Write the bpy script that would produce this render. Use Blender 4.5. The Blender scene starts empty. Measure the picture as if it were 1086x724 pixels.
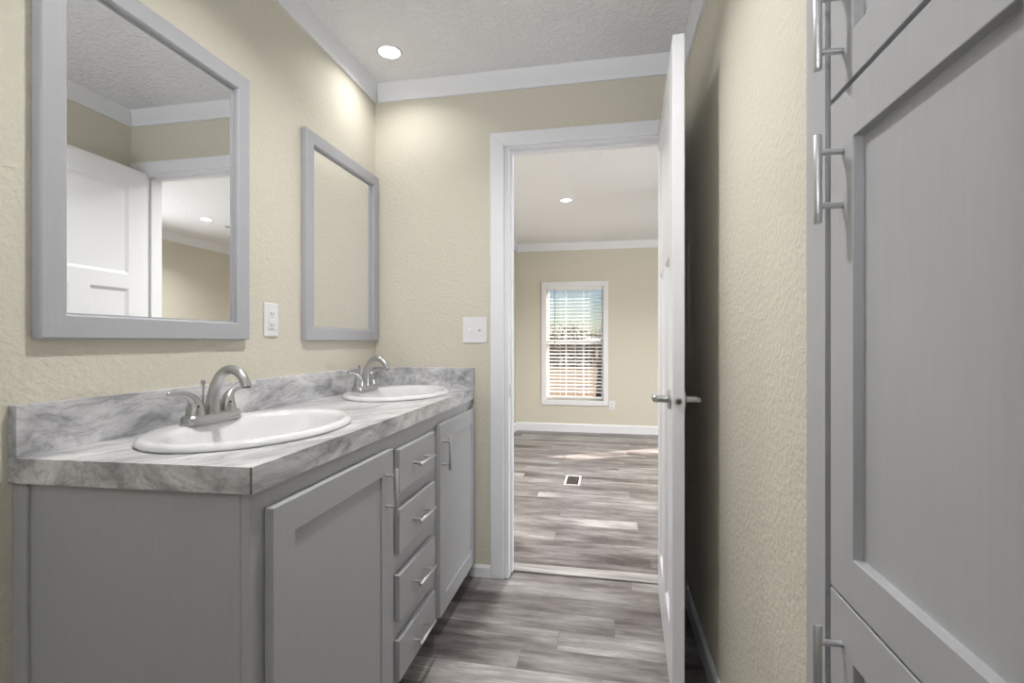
import bpy, bmesh, math, random
from mathutils import Vector, Matrix
R = math.radians
random.seed(7)
S = bpy.context.scene
COL = S.collection

# ------------------------------------------------------------------ camera
F_PX, W_PX, H_PX = 522.0, 1086.0, 724.0
CAM_H, YAW = 1.14, math.atan(101 / 522.0)
cam_d = bpy.data.cameras.new('camera')
cam = bpy.data.objects.new('camera', cam_d); COL.objects.link(cam)
cam.location = (0, 0, CAM_H); cam.rotation_euler = (R(90), 0, YAW)
cam_d.sensor_fit = 'HORIZONTAL'; cam_d.sensor_width = 36.0
cam_d.lens = F_PX / W_PX * 36.0
cam_d.clip_start = 0.02; cam_d.clip_end = 300
S.camera = cam

# ------------------------------------------------------------------ view
S.view_settings.view_transform = 'Standard'
S.view_settings.look = 'None'
S.view_settings.exposure = 0.16
S.view_settings.gamma = 1.0
S.view_settings.use_curve_mapping = False

# ------------------------------------------------------------------ sky and sun
SUN_EL, SUN_DIR = R(30), Vector((0.873, 0.488, 0)).normalized()
world = bpy.data.worlds.new('sky'); S.world = world
world.use_nodes = True
wn = world.node_tree.nodes; wl = world.node_tree.links
bg = wn['Background']
sky = wn.new('ShaderNodeTexSky'); sky.sky_type = 'NISHITA'
sky.sun_disc = False; sky.sun_elevation = R(32); sky.sun_rotation = R(120)
sky.air_density = 1.0; sky.dust_density = 0.3; sky.ozone_density = 2.5
wl.new(sky.outputs['Color'], bg.inputs['Color'])
bg.inputs['Strength'].default_value = 0.095
sd = bpy.data.lights.new('sun', 'SUN'); sd.energy = 18.0; sd.angle = R(0.6); sd.color = (1.0, 0.9, 0.8)
sun = bpy.data.objects.new('sun', sd); COL.objects.link(sun)
sv = SUN_DIR * math.cos(SUN_EL) + Vector((0, 0, math.sin(SUN_EL)))
sun.rotation_euler = sv.to_track_quat('Z', 'Y').to_euler(); sun.location = (6, 9, 6)

P_BATH, P_MID, P_REAR, P_BED = 1.7, 12.0, 0.8, 21.0     # watts of the recessed lamps; mid and rear ones are added fill
# fill lights added out of view, outside made-up windows of both rooms
def fill_panel(name, loc, rot, sx, sz, watts, col):
    l = bpy.data.lights.new(name, 'AREA'); l.shape = 'RECTANGLE'; l.size = sx; l.size_y = sz; l.energy = watts; l.color = col
    o = bpy.data.objects.new(name, l); COL.objects.link(o); o.location = loc; o.rotation_euler = rot
fill_panel('bath_ceiling_fill', (-0.40, -2.55, 0.90), (R(133), 0, 0), 1.30, 0.90, 220.0, (0.95, 0.975, 1.0))  # added fill, tilted up to brighten the bathroom ceiling
fill_panel('bedroom_fill', (2.78, 3.45, 1.42), (0, R(68), 0), 1.20, 1.46, 62.0, (0.95, 0.975, 1.0))  # added fill, brightens the far room and its ceiling

# ------------------------------------------------------------------ measures (metres)
XL, XR = -1.156, 0.343          # bathroom left and right wall faces
YB, YB2 = 2.32, 2.43            # wall between bathroom and bedroom
YREAR = -1.9
YF = 6.24                       # bedroom far wall
XBR = 2.62                      # bedroom right wall
ZC, ZC2 = 2.435, 2.385          # ceilings
OX0, OX1, OZ = -0.465, 0.262, 2.07   # door opening
SKEW = lambda x: 0.787 + (x + 0.636) * 0.05   # near end of the vanity is a little out of square

# ------------------------------------------------------------------ materials
def lin(r, g, b):
    f = lambda c: (c / 255 / 12.92) if c / 255 <= 0.04045 else ((c / 255 + 0.055) / 1.055) ** 2.4
    return (f(r), f(g), f(b), 1.0)

def mat(name, col=(0.8, 0.8, 0.8, 1), rough=0.5, metal=0.0, spec=0.5):
    m = bpy.data.materials.new(name); m.use_nodes = True
    b = m.node_tree.nodes['Principled BSDF']
    b.inputs['Base Color'].default_value = col
    b.inputs['Roughness'].default_value = rough
    b.inputs['Metallic'].default_value = metal
    b.inputs['Specular IOR Level'].default_value = spec
    return m

def N(m, t, **kw):
    n = m.node_tree.nodes.new(t)
    for k, v in kw.items():
        if k in n.inputs: n.inputs[k].default_value = v
        else: setattr(n, k, v)
    return n
def L(m, a, b): m.node_tree.links.new(a, b)
def BS(m): return m.node_tree.nodes['Principled BSDF']
def ramp(m, stops):
    n = N(m, 'ShaderNodeValToRGB'); e = n.color_ramp.elements
    while len(e) < len(stops): e.new(0.5)
    for k, (p, c) in enumerate(stops): e[k].position = p; e[k].color = c
    return n
def mixc(m, fac, a, b, blend='MIX'):
    n = N(m, 'ShaderNodeMix', data_type='RGBA', blend_type=blend)
    for sock, v in ((0, fac), (6, a), (7, b)):
        if hasattr(v, 'is_output'): L(m, v, n.inputs[sock])
        else: n.inputs[sock].default_value = v
    return n.outputs[2]
def bump_noise(m, scale, strength, dist=0.002, detail=3):
    tc = N(m, 'ShaderNodeTexCoord'); nz = N(m, 'ShaderNodeTexNoise', Scale=scale, Detail=detail)
    L(m, tc.outputs['Object'], nz.inputs['Vector'])
    bp = N(m, 'ShaderNodeBump', Strength=strength, Distance=dist)
    L(m, nz.outputs['Fac'], bp.inputs['Height']); L(m, bp.outputs['Normal'], BS(m).inputs['Normal'])
    return nz

def plaster(name, col, scale=70, strength=0.5, dist=0.004):
    m = mat(name, col, 0.75, spec=0.25)
    tc = N(m, 'ShaderNodeTexCoord')
    n1 = N(m, 'ShaderNodeTexNoise', Scale=scale, Detail=4.0, Roughness=0.6)
    n2 = N(m, 'ShaderNodeTexVoronoi', Scale=scale * 0.7, feature='SMOOTH_F1', Smoothness=0.5)
    L(m, tc.outputs['Object'], n1.inputs['Vector'])
    mp = N(m, 'ShaderNodeVectorMath', operation='ADD'); L(m, tc.outputs['Object'], mp.inputs[0])
    sc = N(m, 'ShaderNodeVectorMath', operation='SCALE', Scale=0.02); L(m, n1.outputs['Color'], sc.inputs[0]); L(m, sc.outputs[0], mp.inputs[1])
    L(m, mp.outputs[0], n2.inputs['Vector'])
    r = ramp(m, [(0.42, (0, 0, 0, 1)), (0.62, (1, 1, 1, 1))]); L(m, n1.outputs['Fac'], r.inputs['Fac'])
    a = N(m, 'ShaderNodeMath', operation='MULTIPLY_ADD'); L(m, n2.outputs['Distance'], a.inputs[0]); a.inputs[1].default_value = -0.5
    L(m, r.outputs['Color'], a.inputs[2])
    bp = N(m, 'ShaderNodeBump', Strength=strength, Distance=dist); L(m, a.outputs[0], bp.inputs['Height'])
    L(m, bp.outputs['Normal'], BS(m).inputs['Normal'])
    return m

M_WALL = plaster('beige_wall_paint', lin(209, 204, 190), 75, 0.38, 0.003)
M_CEIL = plaster('white_ceiling_texture', lin(243, 243, 245), 52, 0.75, 0.006)
M_TRIM = mat('white_trim_paint', lin(228, 229, 233), 0.35)
M_DOOR = mat('white_door_paint', lin(230, 231, 235), 0.3)
M_PLASTIC = mat('white_plastic', lin(224, 224, 226), 0.35)
M_DARK = mat('dark_slot', lin(30, 30, 30), 0.6)
M_SCREW = mat('grey_screw', lin(150, 150, 150), 0.4, 0.6)

def painted_wood(name, col):
    m = mat(name, col, 0.42, spec=0.4)
    tc = N(m, 'ShaderNodeTexCoord'); mp = N(m, 'ShaderNodeMapping'); mp.inputs['Scale'].default_value = (160, 160, 10)
    nz = N(m, 'ShaderNodeTexNoise', Scale=1.0, Detail=4.0)
    L(m, tc.outputs['Object'], mp.inputs['Vector']); L(m, mp.outputs['Vector'], nz.inputs['Vector'])
    r = ramp(m, [(0.3, tuple(c * 0.975 for c in col[:3]) + (1,)), (0.7, tuple(min(1, c * 1.02) for c in col[:3]) + (1,))])
    L(m, nz.outputs['Fac'], r.inputs['Fac']); L(m, r.outputs['Color'], BS(m).inputs['Base Color'])
    bp = N(m, 'ShaderNodeBump', Strength=0.08, Distance=0.001); L(m, nz.outputs['Fac'], bp.inputs['Height'])
    L(m, bp.outputs['Normal'], BS(m).inputs['Normal'])
    return m
M_CAB = painted_wood('grey_cabinet_paint', lin(172, 173, 176))
M_CABIN = mat('cabinet_inside', lin(120, 120, 122), 0.7)
M_FRAME = painted_wood('grey_mirror_frame_paint', lin(169, 170, 175))

M_NICKEL = mat('brushed_nickel', lin(184, 184, 184), 0.28, 1.0)
bump_noise(M_NICKEL, 400, 0.03, 0.001)
M_STEEL = mat('satin_steel', lin(205, 205, 207), 0.36, 1.0)
M_MIRROR = mat('mirror_silver', (0.93, 0.94, 0.94, 1), 0.015, 1.0)
bump_noise(M_MIRROR, 3, 0.002, 0.0005, 1)
M_PORC = mat('white_porcelain', lin(222, 222, 224), 0.12)
BS(M_PORC).inputs['Coat Weight'].default_value = 0.3
bump_noise(M_PORC, 12, 0.01, 0.001, 1)
for _m, _s, _k in ((M_TRIM, 60, 0.04), (M_DOOR, 90, 0.05), (M_PLASTIC, 200, 0.02), (M_DARK, 80, 0.05), (M_STEEL, 300, 0.03), (M_CABIN, 90, 0.05), (M_SCREW, 300, 0.03)):
    bump_noise(_m, _s, _k, 0.001)

def laminate():
    m = mat('grey_marble_laminate', rough=0.33)
    tc = N(m, 'ShaderNodeTexCoord')
    wz = N(m, 'ShaderNodeTexNoise', Scale=2.2, Detail=3.0); L(m, tc.outputs['Object'], wz.inputs['Vector'])
    sb = N(m, 'ShaderNodeVectorMath', operation='SUBTRACT'); L(m, wz.outputs['Color'], sb.inputs[0]); sb.inputs[1].default_value = (0.5, 0.5, 0.5)
    sc = N(m, 'ShaderNodeVectorMath', operation='SCALE', Scale=0.22); L(m, sb.outputs[0], sc.inputs[0])
    ad = N(m, 'ShaderNodeVectorMath', operation='ADD'); L(m, tc.outputs['Object'], ad.inputs[0]); L(m, sc.outputs[0], ad.inputs[1])
    mp = N(m, 'ShaderNodeMapping', vector_type='TEXTURE')
    mp.inputs['Rotation'].default_value = (R(8), 0, R(66)); mp.inputs['Scale'].default_value = (1.0, 0.13, 0.10)
    L(m, ad.outputs[0], mp.inputs['Vector'])
    a = N(m, 'ShaderNodeTexNoise', Scale=1.6, Detail=7.0, Roughness=0.62); L(m, mp.outputs['Vector'], a.inputs['Vector'])
    r = ramp(m, [(0.28, lin(126, 126, 129)), (0.40, lin(168, 168, 171)), (0.50, lin(200, 200, 202)), (0.62, lin(222, 222, 223)), (0.75, lin(234, 234, 234))])
    L(m, a.outputs['Fac'], r.inputs['Fac'])
    b = N(m, 'ShaderNodeTexNoise', Scale=2.6, Detail=6.0, Roughness=0.6); 
    mp2 = N(m, 'ShaderNodeVectorMath', operation='ADD'); mp2.inputs[1].default_value = (7.3, 2.1, 4.4); L(m, mp.outputs['Vector'], mp2.inputs[0]); L(m, mp2.outputs[0], b.inputs['Vector'])
    ab = N(m, 'ShaderNodeMath', operation='SUBTRACT'); L(m, b.outputs['Fac'], ab.inputs[0]); ab.inputs[1].default_value = 0.5
    ab2 = N(m, 'ShaderNodeMath', operation='ABSOLUTE'); L(m, ab.outputs[0], ab2.inputs[0])
    vr = ramp(m, [(0.0, (0.62, 0.62, 0.64, 1)), (0.028, (0.93, 0.93, 0.93, 1)), (0.06, (1, 1, 1, 1))]); L(m, ab2.outputs[0], vr.inputs['Fac'])
    c = mixc(m, 0.8, r.outputs['Color'], vr.outputs['Color'], 'MULTIPLY')
    fg = N(m, 'ShaderNodeTexNoise', Scale=160.0, Detail=2.0); L(m, tc.outputs['Object'], fg.inputs['Vector'])
    fr = ramp(m, [(0.35, (0.88, 0.88, 0.88, 1)), (0.6, (1, 1, 1, 1))]); L(m, fg.outputs['Fac'], fr.inputs['Fac'])
    c = mixc(m, 0.6, c, fr.outputs['Color'], 'MULTIPLY')
    L(m, c, BS(m).inputs['Base Color'])
    return m
M_LAM = laminate()

def planks(name):
    m = mat(name, rough=0.36, spec=0.45); LEN, WID = 1.18, 0.126
    def M2(op, a, b_=None, c=None):
        n = N(m, 'ShaderNodeMath', operation=op)
        for k, v in enumerate((a, b_, c)):
            if v is None: continue
            if hasattr(v, 'is_output'): L(m, v, n.inputs[k])
            else: n.inputs[k].default_value = v
        return n.outputs[0]
    tc = N(m, 'ShaderNodeTexCoord'); sp = N(m, 'ShaderNodeSeparateXYZ'); L(m, tc.outputs['Object'], sp.inputs[0])
    yv = M2('DIVIDE', M2('ADD', sp.outputs[1], 10.03), WID); row = M2('FLOOR', yv); fy_ = M2('FRACT', yv)
    w1 = N(m, 'ShaderNodeTexWhiteNoise', noise_dimensions='1D'); L(m, row, w1.inputs['W'])
    xv = M2('ADD', M2('DIVIDE', M2('ADD', sp.outputs[0], 10.0), LEN), w1.outputs['Value']); colm = M2('FLOOR', xv); fx_ = M2('FRACT', xv)
    cid = N(m, 'ShaderNodeCombineXYZ'); L(m, row, cid.inputs[0]); L(m, colm, cid.inputs[1])
    w2 = N(m, 'ShaderNodeTexWhiteNoise', noise_dimensions='2D'); L(m, cid.outputs[0], w2.inputs['Vector']); rnd_ = w2.outputs['Value']
    # seams: distance to the plank edge in metres
    ey = M2('MULTIPLY', M2('MINIMUM', fy_, M2('SUBTRACT', 1.0, fy_)), WID); ex = M2('MULTIPLY', M2('MINIMUM', fx_, M2('SUBTRACT', 1.0, fx_)), LEN)
    seam = M2('LESS_THAN', M2('MINIMUM', ex, ey), 0.0009)
    def grain(scale, detail, rough, k, dist=0.0):
        mp = N(m, 'ShaderNodeMapping'); mp.inputs['Scale'].default_value = scale; L(m, tc.outputs['Object'], mp.inputs['Vector'])
        off = N(m, 'ShaderNodeCombineXYZ'); o_ = M2('MULTIPLY', rnd_, k); L(m, o_, off.inputs[2]); L(m, o_, off.inputs[0])
        ad = N(m, 'ShaderNodeVectorMath', operation='ADD'); L(m, mp.outputs['Vector'], ad.inputs[0]); L(m, off.outputs[0], ad.inputs[1])
        g = N(m, 'ShaderNodeTexNoise', Scale=1.0, Detail=detail, Roughness=rough, Distortion=dist); L(m, ad.outputs[0], g.inputs['Vector'])
        return g.outputs['Fac']
    fine = grain((9.0, 130.0, 1.0), 8.0, 0.75, 53.0)
    mid = grain((3.2, 34.0, 1.0), 6.0, 0.65, 37.0, 0.4)
    blot = grain((2.6, 9.0, 1.0), 5.0, 0.6, 29.0)
    v = M2('MULTIPLY_ADD', fine, 0.36, M2('MULTIPLY_ADD', mid, 0.34, M2('MULTIPLY_ADD', blot, 0.66, M2('MULTIPLY', M2('SUBTRACT', rnd_, 0.5), 0.17))))
    v = M2('SUBTRACT', v, 0.18)
    gr = ramp(m, [(0.30, lin(52, 44, 43)), (0.40, lin(88, 81, 80)), (0.50, lin(118, 113, 111)), (0.60, lin(144, 140, 138)), (0.72, lin(182, 179, 176))])
    L(m, v, gr.inputs['Fac'])
    c = mixc(m, M2('MULTIPLY', seam, 0.55), gr.outputs['Color'], (0.05, 0.047, 0.045, 1))
    L(m, c, BS(m).inputs['Base Color'])
    rr = N(m, 'ShaderNodeMapRange'); L(m, fine, rr.inputs['Value']); rr.inputs['To Min'].default_value = 0.28; rr.inputs['To Max'].default_value = 0.48
    L(m, rr.outputs[0], BS(m).inputs['Roughness'])
    bp = N(m, 'ShaderNodeBump', Strength=0.12, Distance=0.001); L(m, fine, bp.inputs['Height']); L(m, bp.outputs['Normal'], BS(m).inputs['Normal'])
    return m
M_FLOOR = planks('weathered_grey_planks')
M_THRESH = mat('threshold_wood', lin(176, 172, 168), 0.45)
_tc = N(M_THRESH, 'ShaderNodeTexCoord'); _mp = N(M_THRESH, 'ShaderNodeMapping'); _mp.inputs['Scale'].default_value = (4, 60, 60)
_nz = N(M_THRESH, 'ShaderNodeTexNoise', Scale=1.0, Detail=5.0); L(M_THRESH, _tc.outputs['Object'], _mp.inputs['Vector']); L(M_THRESH, _mp.outputs['Vector'], _nz.inputs['Vector'])
_r = ramp(M_THRESH, [(0.3, lin(120, 115, 112)), (0.65, lin(166, 162, 158))]); L(M_THRESH, _nz.outputs['Fac'], _r.inputs['Fac']); L(M_THRESH, _r.outputs['Color'], BS(M_THRESH).inputs['Base Color'])

def emitter(name, col, strength):
    m = bpy.data.materials.new(name); m.use_nodes = True
    b = BS(m); b.inputs['Base Color'].default_value = (0.9, 0.9, 0.9, 1)
    b.inputs['Emission Color'].default_value = col; b.inputs['Emission Strength'].default_value = strength
    return m
M_LENS = emitter('lit_lamp_lens', (1.0, 0.98, 0.94, 1), 6.0)

def glass_mat():
    m = bpy.data.materials.new('window_glass'); m.use_nodes = True
    nt = m.node_tree; nt.nodes.remove(BS(m))
    out = nt.nodes['Material Output']
    tr = N(m, 'ShaderNodeBsdfTransparent'); gl = N(m, 'ShaderNodeBsdfGlossy', Roughness=0.02)
    mx = N(m, 'ShaderNodeMixShader'); mx.inputs[0].default_value = 0.05
    L(m, tr.outputs[0], mx.inputs[1]); L(m, gl.outputs[0], mx.inputs[2]); L(m, mx.outputs[0], out.inputs['Surface'])
    return m
M_GLASS = glass_mat()
M_BLIND = mat('white_blind_slat', lin(236, 236, 234), 0.4); bump_noise(M_BLIND, 60, 0.03, 0.001)
M_FAN = mat('dark_fan_blade', lin(62, 60, 60), 0.45); bump_noise(M_FAN, 40, 0.05, 0.001)
M_REG = mat('almond_register_metal', lin(205, 200, 194), 0.4); bump_noise(M_REG, 200, 0.02, 0.001)
M_BARK = mat('grey_bark', lin(60, 55, 52), 0.9); bump_noise(M_BARK, 20, 0.6, 0.02)
M_BRUSH = mat('bare_brush', lin(78, 72, 68), 0.95); bump_noise(M_BRUSH, 4, 0.8, 0.2)
M_YARD = mat('leafy_ground', rough=0.95)
_tc = N(M_YARD, 'ShaderNodeTexCoord'); _nz = N(M_YARD, 'ShaderNodeTexNoise', Scale=1.2, Detail=8.0, Roughness=0.7); L(M_YARD, _tc.outputs['Object'], _nz.inputs['Vector'])
_r = ramp(M_YARD, [(0.35, lin(66, 56, 44)), (0.5, lin(112, 92, 70)), (0.62, lin(124, 104, 82)), (0.75, lin(92, 86, 58))]); L(M_YARD, _nz.outputs['Fac'], _r.inputs['Fac']); L(M_YARD, _r.outputs['Color'], BS(M_YARD).inputs['Base Color'])

# ------------------------------------------------------------------ mesh helpers (vertices in world coordinates)
def box(bm, x0, x1, y0, y1, z0, z1):
    v = [bm.verts.new(p) for p in ((x0, y0, z0), (x1, y0, z0), (x1, y1, z0), (x0, y1, z0), (x0, y0, z1), (x1, y0, z1), (x1, y1, z1), (x0, y1, z1))]
    for f in ((3, 2, 1, 0), (4, 5, 6, 7), (0, 1, 5, 4), (1, 2, 6, 5), (2, 3, 7, 6), (3, 0, 4, 7)):
        bm.faces.new([v[i] for i in f])
    return bm
def nb(): return bmesh.new()
def bx(*a): return box(nb(), *a)
def tube(bm, pts, radii, seg=14, caps=True, flat=None):
    """sweep a round (or flattened) section along a path"""
    pts = [Vector(p) for p in pts]; n = len(pts)
    if not hasattr(radii, '__len__'): radii = [radii] * n
    tang = [(pts[min(i + 1, n - 1)] - pts[max(i - 1, 0)]).normalized() for i in range(n)]
    up = Vector((0, 0, 1)) if abs(tang[0].z) < 0.9 else Vector((1, 0, 0))
    u = tang[0].cross(up).normalized(); rings = []
    for i in range(n):
        t = tang[i]; u = (u - t * u.dot(t)).normalized(); w = t.cross(u)
        fl = flat[i] if flat else 1.0
        rings.append([bm.verts.new(pts[i] + u * math.cos(2 * math.pi * k / seg) * radii[i] + w * math.sin(2 * math.pi * k / seg) * radii[i] * fl) for k in range(seg)])
    for a, b in zip(rings, rings[1:]):
        for k in range(seg): bm.faces.new((a[k], a[(k + 1) % seg], b[(k + 1) % seg], b[k]))
    if caps:
        bm.faces.new(list(reversed(rings[0]))); bm.faces.new(rings[-1])
    return bm
def rings_mesh(bm, rings, close_first=False, close_last=False):
    vs = [[bm.verts.new(p) for p in r] for r in rings]
    n = len(vs[0])
    for a, b in zip(vs, vs[1:]):
        for k in range(n): bm.faces.new((a[k], a[(k + 1) % n], b[(k + 1) % n], b[k]))
    if close_first: bm.faces.new(list(reversed(vs[0])))
    if close_last: bm.faces.new(vs[-1])
    return bm
def lathe(bm, cx, cy, prof, seg=32, close_first=False, close_last=False):
    return rings_mesh(bm, [[(cx + r * math.cos(2 * math.pi * k / seg), cy + r * math.sin(2 * math.pi * k / seg), z) for k in range(seg)] for r, z in prof], close_first, close_last)
def prism(bm, prof, axis, a0, a1):
    """extrude a closed 2-D profile along an axis; prof pairs are (other axes in order)"""
    def P(p, a):
        return {'x': (a, p[0], p[1]), 'y': (p[0], a, p[1]), 'z': (p[0], p[1], a)}[axis]
    A = [bm.verts.new(P(p, a0)) for p in prof]; B = [bm.verts.new(P(p, a1)) for p in prof]
    n = len(prof)
    for k in range(n): bm.faces.new((A[k], A[(k + 1) % n], B[(k + 1) % n], B[k]))
    bm.faces.new(list(reversed(A))); bm.faces.new(B)
    return bm
def fill(bm, loops):
    """flat face with holes from loops of verts"""
    es = []
    for lp in loops:
        for k in range(len(lp)):
            a, b = lp[k], lp[(k + 1) % len(lp)]
            e = bm.edges.get((a, b)) or bm.edges.new((a, b)); es.append(e)
    bmesh.ops.triangle_fill(bm, edges=es, use_beauty=True)
def panel_board(bm, O, U, V, Nv, w, h, t, panels, depth, slope, both=False):
    """board with recessed panels: O corner, U width dir, V height dir, Nv outward normal of the front"""
    O, U, V, Nv = Vector(O), Vector(U), Vector(V), Vector(Nv)
    P = lambda u, v, d: O + U * u + V * v + Nv * d
    def face(d0, sgn):
        out = [bm.verts.new(P(u, v, d0)) for u, v in ((0, 0), (w, 0), (w, h), (0, h))]
        loops = [out]
        for (u0, v0, u1, v1) in panels:
            a = [bm.verts.new(P(u, v, d0)) for u, v in ((u0, v0), (u1, v0), (u1, v1), (u0, v1))]
            s = slope
            b = [bm.verts.new(P(u, v, d0 - sgn * depth)) for u, v in ((u0 + s, v0 + s), (u1 - s, v0 + s), (u1 - s, v1 - s), (u0 + s, v1 - s))]
            for k in range(4): bm.faces.new((a[k], a[(k + 1) % 4], b[(k + 1) % 4], b[k]))
            bm.faces.new(b); loops.append(a)
        fill(bm, loops)
        return out
    fr = face(0, 1)
    if both: bk = face(-t, -1)
    else:
        bk = [bm.verts.new(P(u, v, -t)) for u, v in ((0, 0), (w, 0), (w, h), (0, h))]; bm.faces.new(list(reversed(bk)))
    for k in range(4): bm.faces.new((fr[(k + 1) % 4], fr[k], bk[k], bk[(k + 1) % 4]))
    return bm

def obj(name, bm, m, parent=None, bevel=0.0, smooth=None, seg=2):
    me = bpy.data.meshes.new(name)
    bmesh.ops.recalc_face_normals(bm, faces=bm.faces[:])
    o = bpy.data.objects.new(name, me); COL.objects.link(o)
    if parent:
        o.parent = parent
        p = parent; off = Vector()
        while p: off += p.location; p = p.parent
        bmesh.ops.translate(bm, verts=bm.verts[:], vec=-off)
    bm.to_mesh(me); bm.free()
    if smooth is not None:
        for p in me.polygons: p.use_smooth = True
        es = o.modifiers.new('split', 'EDGE_SPLIT'); es.split_angle = R(smooth)
    if bevel:
        b = o.modifiers.new('bevel', 'BEVEL'); b.width = bevel; b.segments = seg; b.limit_method = 'ANGLE'; b.angle_limit = R(40); b.harden_normals = False
    me.materials.append(m)
    return o
def thing(name, loc, label, cat, group=None):
    o = bpy.data.objects.new(name, None); COL.objects.link(o); o.location = loc; o.empty_display_size = 0.05
    o['label'] = label; o['category'] = cat
    if group: o['group'] = group
    return o
def struct(name, bm, m, label, bevel=0.0, smooth=None):
    o = obj(name, bm, m, None, bevel, smooth); o['kind'] = 'structure'; o['label'] = label
    return o
def sroot(name, loc, label):
    o = bpy.data.objects.new(name, None); COL.objects.link(o); o.location = loc; o['kind'] = 'structure'; o['label'] = label
    return o
def copy_tree(o, parent=None):
    c = o.copy(); COL.objects.link(c); c.parent = parent
    for ch in list(o.children): copy_tree(ch, c)
    return c

# ------------------------------------------------------------------ the shell
struct('floor', bx(-1.3, 2.8, -2.05, 6.36, -0.1, 0.0), M_FLOOR, 'weathered grey wood plank floor running through both rooms')
struct('ceiling', bx(-1.3, 1.1, -2.05, YB + 0.05, ZC, ZC + 0.1), M_CEIL, 'white textured ceiling over the vanity')
struct('ceiling_bedroom', bx(-1.3, 2.8, YB + 0.05, 6.36, ZC2, ZC2 + 0.12), M_CEIL, 'white textured ceiling of the room beyond the doorway')
struct('wall_left', bx(XL - 0.12, XL, -2.05, 6.36, 0, ZC), M_WALL, 'beige textured wall behind the mirrors')
b = nb()
box(b, XL, OX0 - 0.02, YB, YB2, 0, ZC); box(b, OX1 + 0.02, 2.8, YB, YB2, 0, ZC); box(b, OX0 - 0.02, OX1 + 0.02, YB, YB2, OZ + 0.02, ZC)
struct('wall_back', b, M_WALL, 'beige textured wall with the open doorway')
b = nb()
box(b, XR, 0.96, 0.905, YB, 0, ZC); box(b, XR, 0.96, -2.05, 0.30, 0, ZC); box(b, 0.92, 1.02, 0.30, 0.905, 0, ZC); box(b, XR, 0.92, 0.30, 0.905, 2.29, ZC)
struct('wall_right', b, M_WALL, 'beige textured wall behind the open door and beside the tall cabinet')
b = nb(); ya = (YREAR - 0.12, YREAR)
box(b, XL, -0.85, *ya, 0, ZC); box(b, 0.05, 1.02, *ya, 0, ZC); box(b, -0.85, 0.05, *ya, 0, 1.12); box(b, -0.85, 0.05, *ya, 1.98, ZC)
struct('wall_rear', b, M_WALL, 'beige wall at the near end of the bathroom')
# bedroom walls with two window openings
WX0, WX1, WZ0, WZ1 = -0.765, -0.045, 0.395, 1.835
VX0, VX1 = 1.86, 2.55
b = nb(); ys = (YF, YF + 0.1)
box(b, XL, WX0, *ys, 0, ZC); box(b, WX1, VX0, *ys, 0, ZC); box(b, VX1, 2.8, *ys, 0, ZC)
for a0, a1 in ((WX0, WX1), (VX0, VX1)):
    box(b, a0, a1, *ys, 0, WZ0); box(b, a0, a1, *ys, WZ1, ZC)
M_WALL2 = plaster('beige_bedroom_paint', lin(209, 204, 190), 75, 0.3, 0.003)
struct('wall_far', b, M_WALL2, 'smooth beige wall of the far room with the blind-covered window')
b = nb(); xa = (XBR, XBR + 0.12)
box(b, *xa, YB2, 2.72, 0, ZC); box(b, *xa, 4.18, YF, 0, ZC); box(b, *xa, 2.72, 4.18, 0, 0.82); box(b, *xa, 2.72, 4.18, 2.02, ZC)
struct('wall_bedroom_right', b, M_WALL2, 'beige right wall of the room beyond the doorway')

b = bx(2.78, 5.3, 2.3, 6.2, 2.32, 2.40); prism(b, [(5.15, 2.35), (5.25, 2.35), (5.25, 2.45), (5.15, 2.45)], 'z', -0.6, 2.32)  # unseen slab and post added to block sun through the side window
struct('sun_blocker', b, M_TRIM, 'added slab and post keeping the sun out of the made-up side window', bevel=0.01)

# crown mouldings (slightly coved boards)
def crown_prof(s, z0, z1, d0=0.010, d1=0.024):
    pts = [(0, z0), (d0, z0), (d0 + 0.003, z0 + 0.012)]
    for k in range(1, 6):
        t = k / 5; pts.append((d0 + 0.003 + (d1 - d0 - 0.003) * t * t, z0 + 0.012 + (z1 - z0 - 0.012) * t))
    pts.append((0, z1))
    return [(s * a, z) for a, z in pts]
b = nb(); prism(b, [(XL + a, z) for a, z in crown_prof(1, 2.346, ZC)], 'y', YREAR, YB)
struct('trim_1', b, M_TRIM, 'white crown moulding above the mirrors', smooth=30)
b = nb(); prism(b, [(YB - a, z) for a, z in crown_prof(1, 2.346, ZC)], 'x', XL + 0.02, XR - 0.02)
struct('trim_2', b, M_TRIM, 'white crown moulding above the doorway', smooth=30)
b = nb(); prism(b, [(XR - a, z) for a, z in crown_prof(1, 2.346, ZC)], 'y', YREAR, YB)
struct('trim_3', b, M_TRIM, 'white crown moulding above the open door and tall cabinet', smooth=30)
zc0 = ZC2 - 0.095
b = nb(); prism(b, [(XL + a, z) for a, z in crown_prof(1, zc0, ZC2)], 'y', YB2, YF)
struct('trim_4', b, M_TRIM, 'white crown moulding on the left wall of the far room', smooth=30)
b = nb(); prism(b, [(YF - a, z) for a, z in crown_prof(1, zc0, ZC2)], 'x', XL + 0.02, XBR - 0.02)
struct('trim_5', b, M_TRIM, 'white crown moulding above the far window', smooth=30)
b = nb(); prism(b, [(XBR - a, z) for a, z in crown_prof(1, zc0, ZC2)], 'y', YB2, YF)
struct('trim_6', b, M_TRIM, 'white crown moulding on the right wall of the far room', smooth=30)

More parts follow.
